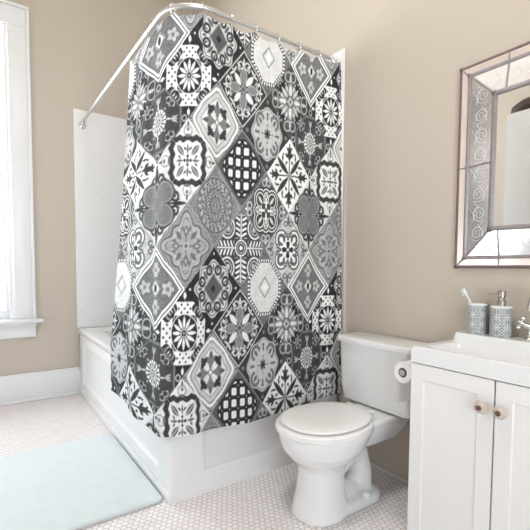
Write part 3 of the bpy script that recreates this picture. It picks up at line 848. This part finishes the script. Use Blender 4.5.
ob('lid', bm, M['seat'], toilet)
for s in (-1, 1):
    bm = bms(); tube(bm, [(1.512, TCY + s * .07 - .018, .421), (1.512, TCY + s * .07 + .018, .421)], .009, 14); ob('hinge', bm, M['seat'], toilet)
    bm = bms(); lathe(bm, [(.017, 0), (.017, .012), (.013, .022), (.005, .026)], (1.455, TCY + s * .093, .040), 18); ob('bolt_cap', bm, M['plastic'], toilet)
TK = (1.345, 1.585)
bm = bms()
ty0, ty1 = 1.126, 1.588
loft(bm, [rrect(1.625, 1.765, ty0 + .035, ty1 - .035, .03, .395), rrect(1.605, 1.772, ty0 + .02, ty1 - .02, .035, .408), rrect(1.592, 1.775, ty0 + .012, ty1 - .012, .035, .48), rrect(1.585, 1.776, ty0 + .004, ty1 - .004, .035, .714)])
ob('tank', bm, M['porcelain'], toilet)
bm = bms()
loft(bm, [rrect(1.580, 1.778, ty0 - .002, ty1 + .002, .035, .715), rrect(1.570, 1.779, ty0 - .010, ty1 + .008, .04, .718), rrect(1.570, 1.779, ty0 - .010, ty1 + .008, .04, .736), rrect(1.576, 1.776, ty0 - .005, ty1 + .003, .036, .744), rrect(1.60, 1.755, ty0 + .02, ty1 - .02, .03, .747)])
ob('tank_lid', bm, M['porcelain'], toilet)

# ------------------------------------------------------------------ vanity
VY0, VY1, VXF = .352, 1.024, 1.468
van = thing('vanity', 'white two-door vanity cabinet under the sink, cut by the frame', 'vanity', (1.62, .69, 0))
bm = bms(); box(bm, VXF, W - .003, VY0, VY1, 0, .7218, .002); ob('body', bm, M['vanity'], van)
GAP = .690
for y0, y1, s in ((GAP + .0035, VY1 - .0005, 1), (VY0 + .003, GAP - .0035, -1)):
    bm = bms()
    panel_face(bm, (VXF - .020, y1, .004), (0, -1, 0), (0, 0, 1), (-1, 0, 0), y1 - y0, .7135, (.055, .055, .02, .06), .006, .018)
    # edges and back
    x0, x1 = VXF - .020, VXF - .0005
    for f in (((x0, y0, .004), (x1, y0, .004), (x1, y1, .004), (x0, y1, .004)), ((x0, y0, .7175), (x1, y0, .7175), (x1, y1, .7175), (x0, y1, .7175)), ((x0, y0, .004), (x1, y0, .004), (x1, y0, .7175), (x0, y0, .7175)), ((x0, y1, .004), (x1, y1, .004), (x1, y1, .7175), (x0, y1, .7175)), ((x1, y0, .004), (x1, y1, .004), (x1, y1, .7175), (x1, y0, .7175))):
        bm.faces.new([bm.verts.new(p) for p in f])
    door = ob('door', bm, M['vanity'], van)
    ky = GAP + s * .032
    bm = bms()
    lathe(bm, [(.007, 0), (.007, .010), (.014, .013), (.0225, .021), (.0245, .029), (.0205, .037), (.012, .042), (.001, .043)], (VXF - .020, ky, .622), 10, axis_matrix((-1, 0, 0)))
    kb = ob('knob', bm, M['knobglass'], door, smooth=False)
    bm = bms(); lathe(bm, [(.0095, .0), (.0095, .002), (.007, .004), (.001, .0048)], (VXF - .0625, ky, .622), 14, axis_matrix((-1, 0, 0))); kb['label'] = 'faceted beige crystal knob'
    ob('screw', bm, M['knobpin'], kb)

# sink: ceramic top with shallow basin and raised back ledge
sink = thing('sink', 'white ceramic sink top on the vanity with a raised back ledge', 'sink', (1.6, .69, .722))
SX0, SX1, SY0, SY1 = 1.444, W - .002, .342, 1.024
def smooth01(x): x = np.clip(x, 0, 1); return x * x * (3 - 2 * x)
nx_, ny_ = 90, 150
xs = np.linspace(SX0, SX1, nx_); ys = np.linspace(SY0, SY1, ny_)
GX, GY = np.meshgrid(xs, ys, indexing='ij')
zz = np.full_like(GX, .788)
def sdrr(x, y, x0, x1, y0, y1, r):
    qx = np.abs(x - (x0 + x1) / 2) - (x1 - x0) / 2 + r; qy = np.abs(y - (y0 + y1) / 2) - (y1 - y0) / 2 + r
    return np.hypot(np.maximum(qx, 0), np.maximum(qy, 0)) + np.minimum(np.maximum(qx, qy), 0) - r
db = sdrr(GX, GY, SX0 + .016, 1.672, SY0 + .035, SY1 - .045, .05)
zz -= .058 * smooth01(-db / .055)
dl = sdrr(GX, GY, 1.668, W + .2, SY0 + .03, SY1 - .034, .03)
zz += .0415 * smooth01(-dl / .014 + .2) * 1.0
ed = np.minimum(np.minimum(GX - SX0, SX1 + 1 - GX), np.minimum(GY - SY0, SY1 - GY)); zz -= .006 * (1 - smooth01(ed / .008)) 
bm = bms()
V = [[bm.verts.new((GX[i, j], GY[i, j], zz[i, j])) for j in range(ny_)] for i in range(nx_)]
for i in range(nx_ - 1):
    for j in range(ny_ - 1):
        bm.faces.new((V[i][j], V[i + 1][j], V[i + 1][j + 1], V[i][j + 1]))
border = [V[i][0] for i in range(nx_)] + [V[-1][j] for j in range(1, ny_)] + [V[i][-1] for i in range(nx_ - 2, -1, -1)] + [V[0][j] for j in range(ny_ - 2, 0, -1)]
low = [bm.verts.new((v_.co.x, v_.co.y, .7225)) for v_ in border]
for i in range(len(border)):
    j = (i + 1) % len(border); bm.faces.new((border[i], border[j], low[j], low[i]))
bm.faces.new(low)
ob('basin', bm, M['porcelain'], sink, True, True, 50)
bm = bms(); lathe(bm, [(.024, 0), (.024, .003), (.017, .004), (.012, .001)], (1.57, .69, .7305), 20); ob('drain', bm, M['chrome'], sink)
LZ = .8290

# faucet
FY = .650
fau = thing('faucet', 'chrome arched faucet with cross handles at the right frame edge', 'faucet', (1.735, FY, LZ))
bm = bms(); lathe(bm, [(.026, 0), (.026, .006), (.018, .016), (.016, .05), (.014, .06)], (1.735, FY, LZ), 20)
arc = [(1.735, FY, LZ + .05), (1.735, FY, LZ + .12)]
for i in range(9): t = PI * i / 8; arc.append((1.685 + .05 * math.cos(t), FY + .012 * (1 - math.cos(t)) / 2, LZ + .14 + .05 * math.sin(t)))
arc += [(1.634, FY + .012, LZ + .125)]
tube(bm, arc, [.014] * 5 + [.0135] * 5 + [.0145, .017], 16)
ob('spout', bm, M['faucet'], fau)
for s in (-1, 1):
    hy = FY + s * .050
    bm = bms(); lathe(bm, [(.024, 0), (.024, .005), (.017, .014), (.013, .034), (.015, .04), (.011, .05), (.004, .054)], (1.735, hy, LZ), 20)
    c = Vector((1.735, hy, LZ + .050))
    d0 = Vector((-.55, s * .75, .42)).normalized()
    tube(bm, [c - d0 * .012, c + d0 * .012, c + d0 * .034], [.0135, .012, .0085], 12)
    hd = c + d0 * .040
    e1 = d0.cross(Vector((0, 0, 1))).normalized(); e2 = d0.cross(e1)
    for k in range(4):
        q = (e1 if k % 2 else e2) * (1 if k < 2 else -1)
        tube(bm, [hd, hd + q * .016], [.0060, .0050], 8)
        bmesh.ops.create_uvsphere(bm, u_segments=10, v_segments=8, radius=.0082, matrix=Matrix.Translation(hd + q * .019))
    bmesh.ops.create_uvsphere(bm, u_segments=12, v_segments=8, radius=.0075, matrix=Matrix.Translation(hd))
    ob('handle', bm, M['faucet'], fau)

# tumbler, toothbrush, soap dispenser
def canister_prof(r, h, wall=True):
    p = [(r * .93, 0), (r * .97, .003), (r, .03), (r * 1.01, h * .5), (r, h - .02), (r * .985, h - .006)]
    return p
TBX, TBY = 1.735, .910
tum = thing('tumbler', 'grey and white lattice-patterned tumbler holding the toothbrush', 'tumbler', (TBX, TBY, LZ))
r, h = .0385, .126
bm = bms(); lathe(bm, [(0.001, .0)] + canister_prof(r, h), (TBX, TBY, LZ), 40, cap=False); ob('cup', bm, M['canister'], tum)
bm = bms(); lathe(bm, [(r * .985, h - .006), (r * 1.0, h - .004), (r * .99, h), (r * .96, h + .0005), (r * .925, h - .003), (r * .92, .012), (.001, .010)], (TBX, TBY, LZ), 40, cap=False); ob('rim', bm, M['plastic'], tum)
SPX, SPY = 1.728, .810
sd = thing('soap_dispenser', 'grey and white lattice-patterned soap dispenser with metal pump', 'soap dispenser', (SPX, SPY, LZ))
r2, h2 = .0395, .124
bm = bms(); lathe(bm, [(0.001, .0)] + canister_prof(r2, h2), (SPX, SPY, LZ), 40, cap=False); ob('bottle', bm, M['canister'], sd)
bm = bms(); lathe(bm, [(r2 * .985, h2 - .006), (r2, h2 - .003), (r2 * .97, h2), (.012, h2 + .002), (.001, h2 + .002)], (SPX, SPY, LZ), 40, cap=False); ob('shoulder', bm, M['plastic'], sd)
bm = bms(); lathe(bm, [(.0155, h2 + .002), (.0155, h2 + .022), (.013, h2 + .026), (.011, h2 + .028), (.011, h2 + .034), (.0145, h2 + .036), (.015, h2 + .058), (.013, h2 + .063), (.002, h2 + .065)], (SPX, SPY, LZ), 24)
c = Vector((SPX, SPY, LZ + h2 + .052))
tube(bm, [c, c + Vector((-.010, .018, .003)), c + Vector((-.018, .034, .000)), c + Vector((-.023, .043, -.008))], [.0065, .006, .0048, .0034], 12)
ob('pump', bm, M['nickel'], sd)

tb = thing('toothbrush', 'white toothbrush leaning out of the lattice tumbler', 'toothbrush', (TBX, TBY, LZ + .012))
p0 = Vector((TBX + .01, TBY - .026, LZ + .016)); p1 = Vector((TBX - .012, TBY + .058, LZ + .188))
dd = (p1 - p0)
bm = bms()
tube(bm, [p0, p0 + dd * .35, p0 + dd * .62, p0 + dd * .76, p0 + dd * .84, p0 + dd * .9, p1], [.0045, .0052, .0045, .003, .0032, .0055, .0045], 12)
ob('brush_handle', bm, M['plastic'], tb)
bm = bms()
dn = dd.normalized(); sdv = Vector((-.2, .9, -.42)); sdv = (sdv - dn * sdv.dot(dn)).normalized(); cr_ = dn.cross(sdv)
for i in range(5):
    for j in (-1, 0, 1):
        q = p0 + dd * (.86 + .03 * i) + cr_ * .003 * j
        tube(bm, [q, q + sdv * .014], .0017, 6)
ob('bristles', bm, M['bristle'], tb)

# ------------------------------------------------------------------ toilet paper
TPX0, TPX1, TPY, TPZ, TPR = 1.482, 1.585, 1.090, .656, .045
hol = thing('paper_holder', 'metal toilet paper holder fixed to the side of the vanity', 'toilet paper holder', (1.53, 1.026, TPZ))
bm = bms(); tube(bm, [(TPX0 - .004, TPY, TPZ), (TPX1 + .02, TPY, TPZ)], .0145, 18); ob('spindle', bm, M['nickel'], hol)
bm = bms()
tube(bm, [(TPX1 + .015, 1.0262, TPZ), (TPX1 + .015, TPY, TPZ)], .008, 12); lathe(bm, [(.022, .0), (.022, .004), (.01, .008)], (TPX1 + .015, 1.0255, TPZ), 20, axis_matrix((0, 1, 0)))
ob('bracket', bm, M['nickel'], hol)
tp = thing('toilet_paper_roll', 'white toilet paper roll with hanging sheet beside the vanity', 'toilet paper', ((TPX0 + TPX1) / 2, TPY, TPZ))
bm = bms()
Mx = axis_matrix((1, 0, 0)); L_ = TPX1 - TPX0
lathe(bm, [(.021, 0), (TPR - .002, 0), (TPR, .002), (TPR, L_ - .002), (TPR - .002, L_), (.021, L_), (.021, 0)], (TPX0, TPY, TPZ), 40, Mx, cap=False)
ob('paper_wrap', bm, M['paper'], tp)
bm = bms()
prof = []
for i in range(10):
    a = math.radians(75 - 75 * i / 9); prof.append((TPY + (TPR + .001) * math.cos(a), TPZ + (TPR + .001) * math.sin(a)))
for i in range(1, 9): prof.append((TPY + TPR + .001 - .006 * math.sin(i / 8 * PI) - .012 * i / 8, TPZ - .145 * i / 8))
rows = []
for x in np.linspace(TPX0 + .001, TPX1 - .001, 8):
    rows.append([Vector((x, a, b)) for a, b in prof])
loft(bm, rows, False, False, closed=False)
bmesh.ops.solidify(bm, geom=list(bm.faces), thickness=.0008)
ob('loose_sheet', bm, M['sheet'], tp)
bm = bms(); lathe(bm, [(.0195, -.001), (.021, -.001), (.021, L_ + .001), (.0195, L_ + .001), (.0195, -.001)], (TPX0, TPY, TPZ), 30, Mx, cap=False)
ob('core', bm, plain('cardboard_core', srgb(150, 138, 126), .9), tp)

# ------------------------------------------------------------------ mirror
MY0, MY1, MZ0, MZ1 = .345, 1.036, 1.112, 1.977
mir = thing('wall_mirror', 'rectangular mirror with etched mirrored-panel frame above the sink', 'mirror', (W, .69, MZ0))
def fr(inset, off):
    """the four corners (y,z) at an inset from the outer edge, off the wall"""
    x = W - off
    return [Vector((x, MY1 - inset, MZ0 + inset)), Vector((x, MY1 - inset, MZ1 - inset)), Vector((x, MY0 + inset, MZ1 - inset)), Vector((x, MY0 + inset, MZ0 + inset))]   # left-bottom, left-top, right-top, right-bottom
O_, A_, B_, C_, D_, E_ = fr(.0, .012), fr(.006, .016), fr(.036, .016), fr(.043, .014), fr(.157, .034), fr(.160, .031)
bm = bms()
box(bm, W - .013, W - .001, MY0 + .002, MY1 - .002, MZ0 + .002, MZ1 - .002, .002); ob('backboard', bm, M['leaddark'], mir)
SIDES = [(0, 1), (1, 2), (2, 3), (3, 0)]
names = ['left', 'top', 'right', 'bottom']
def quad_solid(bm, q, n, th=.003):
    vs = [bm.verts.new(p) for p in q]; bm.faces.new(vs)
    ws = [bm.verts.new(p + n * th) for p in q]; bm.faces.new(ws)
    for i in range(4):
        j = (i + 1) % 4; bm.faces.new((vs[i], vs[j], ws[j], ws[i]))
for si, (i, j) in enumerate(SIDES):
    bm = bms(); quad_solid(bm, [A_[i], A_[j], B_[j], B_[i]], Vector((1, 0, 0))); ob('outer_strip', bm, M['reflection_tint'], mir, False)
    bm = bms(); quad_solid(bm, [C_[i], C_[j], D_[j], D_[i]], Vector((1, 0, 0))); pn = ob('sloped_panel', bm, M['antique'], mir, False)
    # scrolls etched on the panel
    bm = bms()
    along = (C_[j] - C_[i]); Lp = along.length; ua = along.normalized()
    mid_i = (C_[i] + D_[i]) / 2
    wv = ((D_[i] + D_[j]) / 2 - (C_[i] + C_[j]) / 2); wl = wv.length; uw = wv.normalized()
    nv_ = ua.cross(uw).normalized()
    if nv_.x > 0: nv_ = -nv_
    base = (C_[i] + C_[j]) / 2 + wv / 2 + nv_ * .0006
    usable = Lp - .12
    ns = int(usable / .078)
    def ribbon(ptsl, wd):
        L = []
        for q in range(len(ptsl)):
            a = ptsl[max(q - 1, 0)]; b = ptsl[min(q + 1, len(ptsl) - 1)]
            t = (b - a).normalized(); n2 = t.cross(nv_)
            ww = wd * (.35 + .65 * math.sin(PI * min(1, (q + 1) / (len(ptsl) * .7))))
            L.append((ptsl[q] + n2 * ww, ptsl[q] - n2 * ww))
        for q in range(len(L) - 1):
            bm.faces.new([bm.verts.new(p) for p in (L[q][0], L[q + 1][0], L[q + 1][1], L[q][1])])
    for q in range(ns):
        cx = -usable / 2 + (q + .5) * usable / ns
        sgn = 1 if q % 2 else -1
        P = []
        for k in range(34):
            t = k / 33 * 2.1 * 2 * PI
            rr = .0340 * (1 - .86 * k / 33)
            P.append(base + ua * (cx + rr * math.cos(t + 2.4) * 1.0) + uw * (sgn * (.004 + rr * math.sin(t + 2.4))))
        ribbon(P, .0016)
        P = [base + ua * (cx - .030 + .06 * k / 12) + uw * (sgn * (-.030 + .012 * math.sin(k / 12 * PI * 1.5))) for k in range(13)]
        ribbon(P, .0014)
        for m_ in range(3):
            b0 = base + ua * (cx + .012 * (m_ - 1) + .022) + uw * (sgn * (-.012))
            P = [b0 + ua * (.014 * math.sin(k / 7 * 2)) + uw * sgn * (.018 * k / 7 * (1 if m_ % 2 else -.8)) for k in range(8)]
            ribbon(P, .0013)
    me_s = ob('etched_scrolls', bm, M['etch'], pn, False)
# lead cames
def came(pts, r, mat, name='lead_came'):
    bm = bms(); tube(bm, pts, r, 8)
    for p in pts: bmesh.ops.create_uvsphere(bm, u_segments=8, v_segments=6, radius=r * 1.4, matrix=Matrix.Translation(p))
    return ob(name, bm, mat, mir)
for i, j in SIDES:
    came([O_[i], O_[j]], .0068, M['leaddark'], 'edge_came')
    came([(B_[i] + C_[i]) / 2, (B_[j] + C_[j]) / 2], .0072, M['lead'])
    came([D_[i], D_[j]], .0098, M['lead'])
for i in range(4):
    came([O_[i], B_[i]], .005, M['lead']); came([C_[i], D_[i]], .0048, M['lead'])
def cross_came(si, t):
    i, j = SIDES[si]
    def at(Q):   # point at distance t along the outer edge, clamped to that ring
        dirv = (O_[j] - O_[i]).normalized(); p = O_[i] + dirv * t
        q = Q[i] + dirv * ((p - Q[i]).dot(dirv)); return q
    came([at(O_), at(B_)], .0042, M['lead']); came([at(C_), at(D_)], .0040, M['lead'])
for t in (.433,): cross_came(0, t); cross_came(2, t)
for t in (.200, .504): cross_came(1, t); cross_came(3, t)
bm = bms(); quad_solid(bm, E_, Vector((1, 0, 0)), .004); ob('glass', bm, M['mirror'], mir, False)

# ------------------------------------------------------------------ bath mat
bm = bms()
mx0, mx1, my0, my1 = -.44, .688, 1.806, 2.735
loft(bm, [rrect(mx0 + .004, mx1 - .004, my0 + .004, my1 - .004, .03, .001, 8), rrect(mx0, mx1, my0, my1, .034, .006, 8), rrect(mx0, mx1, my0, my1, .034, .013, 8), rrect(mx0 + .006, mx1 - .006, my0 + .006, my1 - .006, .03, .019, 8), rrect(mx0 + .02, mx1 - .02, my0 + .02, my1 - .02, .022, .021, 8)])
tag(ob('bath_mat', bm, M['bathmat']), 'pale plush bath mat lying on the hexagon floor beside the tub', 'bath mat')

# ------------------------------------------------------------------ light over the tub, cabinet and basket seen in the mirror
PX, PY, PZ = 1.20, 2.70, 3.135
cl = thing('pendant_lamp', 'white glass pendant lamp hanging above the tub, barely in frame', 'lamp', (PX, PY, ZC))
bm = bms(); lathe(bm, [(.065, ZC - .0005), (.065, ZC - .02), (.02, ZC - .03)], (PX, PY, 0), 28); ob('canopy', bm, M['chrome'], cl)
bm = bms(); tube(bm, [(PX, PY, ZC - .025), (PX, PY, PZ + .13)], .007, 10); ob('stem', bm, M['chrome'], cl)
bm = bms(); lathe(bm, [(.03, PZ + .145), (.05, PZ + .135), (.10, PZ + .105), (.118, PZ + .065), (.105, PZ + .03), (.06, PZ + .008), (.004, PZ)], (PX, PY, 0), 32); ob('glass_shade', bm, M['frosted'], cl)

CX, CY0, CY1, CZ = -.47, 1.02, 1.885, 2.51
cab = thing('linen_cabinet', 'tall plain light-grey cabinet reflected in the wall mirror', 'cabinet', (-.76, 1.45, 0))
bm = bms(); box(bm, XL + .024, CX - .02, CY0, CY1, 0, CZ, .004); ob('carcass', bm, M['cabinet'], cab)
cm = (CY0 + CY1) / 2
for y0, y1, s in ((CY0 + .004, cm - .002, -1), (cm + .002, CY1 - .004, 1)):
    bm = bms(); box(bm, CX - .0195, CX, y0, y1, .08, CZ - .004, .004); d_ = ob('door', bm, M['cabinet'], cab)
    bm = bms(); lathe(bm, [(.006, 0), (.006, .012), (.014, .018), (.012, .028), (.002, .03)], (CX, cm + s * .03, 1.0), 16, axis_matrix((1, 0, 0))); ob('knob', bm, M['nickel'], d_)
bm = bms(); lathe(bm, [(.15, 0), (.20, .02), (.225, .05), (.22, .085), (.17, .125), (.10, .15), (.01, .16)], (CX - .25, 1.72, CZ + .0005), 32)
tag(ob('basket', bm, M['basket']), 'dark domed basket reflected on top of the light-grey cabinet', 'basket')

# ------------------------------------------------------------------ light: overcast daylight through the back window and two added ones, added overhead fill
wd = bpy.data.worlds.new('overcast'); SC.world = wd; wd.use_nodes = True
bgn = wd.node_tree.nodes['Background']
# pale sunlit ground below the horizon, cool overcast sky above
wn_ = wd.node_tree
tcw = wn_.nodes.new('ShaderNodeTexCoord'); spw = wn_.nodes.new('ShaderNodeSeparateXYZ'); wn_.links.new(tcw.outputs['Generated'], spw.inputs[0])
mrw = wn_.nodes.new('ShaderNodeMapRange'); mrw.inputs[1].default_value = -.12; mrw.inputs[2].default_value = .12
wn_.links.new(spw.outputs[2], mrw.inputs[0])
mxw = wn_.nodes.new('ShaderNodeMix'); mxw.data_type = 'RGBA'
mxw.inputs[6].default_value = (1.95, 2.0, 2.07, 1); mxw.inputs[7].default_value = (.90, .98, 1.07, 1)
wn_.links.new(mrw.outputs[0], mxw.inputs[0]); wn_.links.new(mxw.outputs[2], bgn.inputs[0])
# the bright side of the sky and ground lies beyond the back window
mry = wn_.nodes.new('ShaderNodeMapRange'); mry.inputs[1].default_value = 0; mry.inputs[2].default_value = .6
mry.inputs[3].default_value = 9.0; mry.inputs[4].default_value = 12.5
wn_.links.new(spw.outputs[1], mry.inputs[0]); wn_.links.new(mry.outputs[0], bgn.inputs[1])
bgn.inputs[1].default_value = 14.0

def area(name, loc, d, sx, sy, power, col=(1, 1, 1), portal=False):
    l = bpy.data.lights.new(name, 'AREA'); l.shape = 'RECTANGLE'; l.size = sx; l.size_y = sy
    l.energy = power; l.color = col
    if portal: l.cycles.is_portal = True
    o = bpy.data.objects.new(name, l); COL.objects.link(o)
    o.location = loc; o.rotation_euler = Vector(d).to_track_quat('-Z', 'Z' if abs(d[2]) < .9 else 'Y').to_euler()
    return o
area('window_portal', ((WX0 + WX1) / 2, YB + .13, (WZ0 + WZ1) / 2), (0, -1, 0), WX1 - WX0, WZ1 - WZ0, 1, portal=True)
area('window_portal', ((FX0 + FX1) / 2, YF - .13, (FZ0 + FZ1) / 2), (0, 1, 0), FX1 - FX0, FZ1 - FZ0, 1, portal=True)
area('window_portal', (XL - .13, (LY0 + LY1) / 2, (LZ0 + LZ1) / 2), (1, 0, 0), LZ1 - LZ0, LY1 - LY0, 1, portal=True)

LX, LYY = .45, .95
lamp = thing('added_fill_lamp', 'round flat white fill lamp added overhead, out of view', 'added fill lamp', (LX, LYY, ZC))  # unseen lamp added to brighten the upward-facing surfaces
bm = bms(); lathe(bm, [(.30, ZC - .0005), (.30, ZC - .03), (.27, ZC - .045), (.005, ZC - .046)], (LX, LYY, 0), 40); ob('housing', bm, M['frosted'], lamp)
lp = area('added_fill_light', (LX, LYY, ZC - .055), (0, 0, -1), .5, .5, 42, (1, 1, 1)); lp.data.shape = 'DISK'

# ------------------------------------------------------------------ camera (solved from the photograph's vanishing points)
f, yaw, pitch, roll, shy = 411.2, math.radians(34.884), math.radians(3.1235), math.radians(.3515), 25.6
F = Vector((math.sin(yaw) * math.cos(pitch), math.cos(yaw) * math.cos(pitch), -math.sin(pitch)))
R = Vector((math.cos(yaw), -math.sin(yaw), 0)); U = R.cross(F)
R2 = R * math.cos(roll) + U * math.sin(roll); U2 = -R * math.sin(roll) + U * math.cos(roll)
cam = bpy.data.cameras.new('camera'); co = bpy.data.objects.new('camera', cam); COL.objects.link(co)
cam.sensor_width = 36; cam.lens = f / 530 * 36; cam.shift_y = shy / 530; cam.clip_start = .02
co.matrix_world = Matrix(((R2.x, U2.x, -F.x, 0), (R2.y, U2.y, -F.y, 0), (R2.z, U2.z, -F.z, 1.10), (0, 0, 0, 1)))
SC.camera = co

SC.view_settings.view_transform = 'Standard'
SC.view_settings.look = 'None'
SC.view_settings.gamma = 1
SC.view_settings.use_curve_mapping = False
SC.view_settings.exposure = EXPOSURE
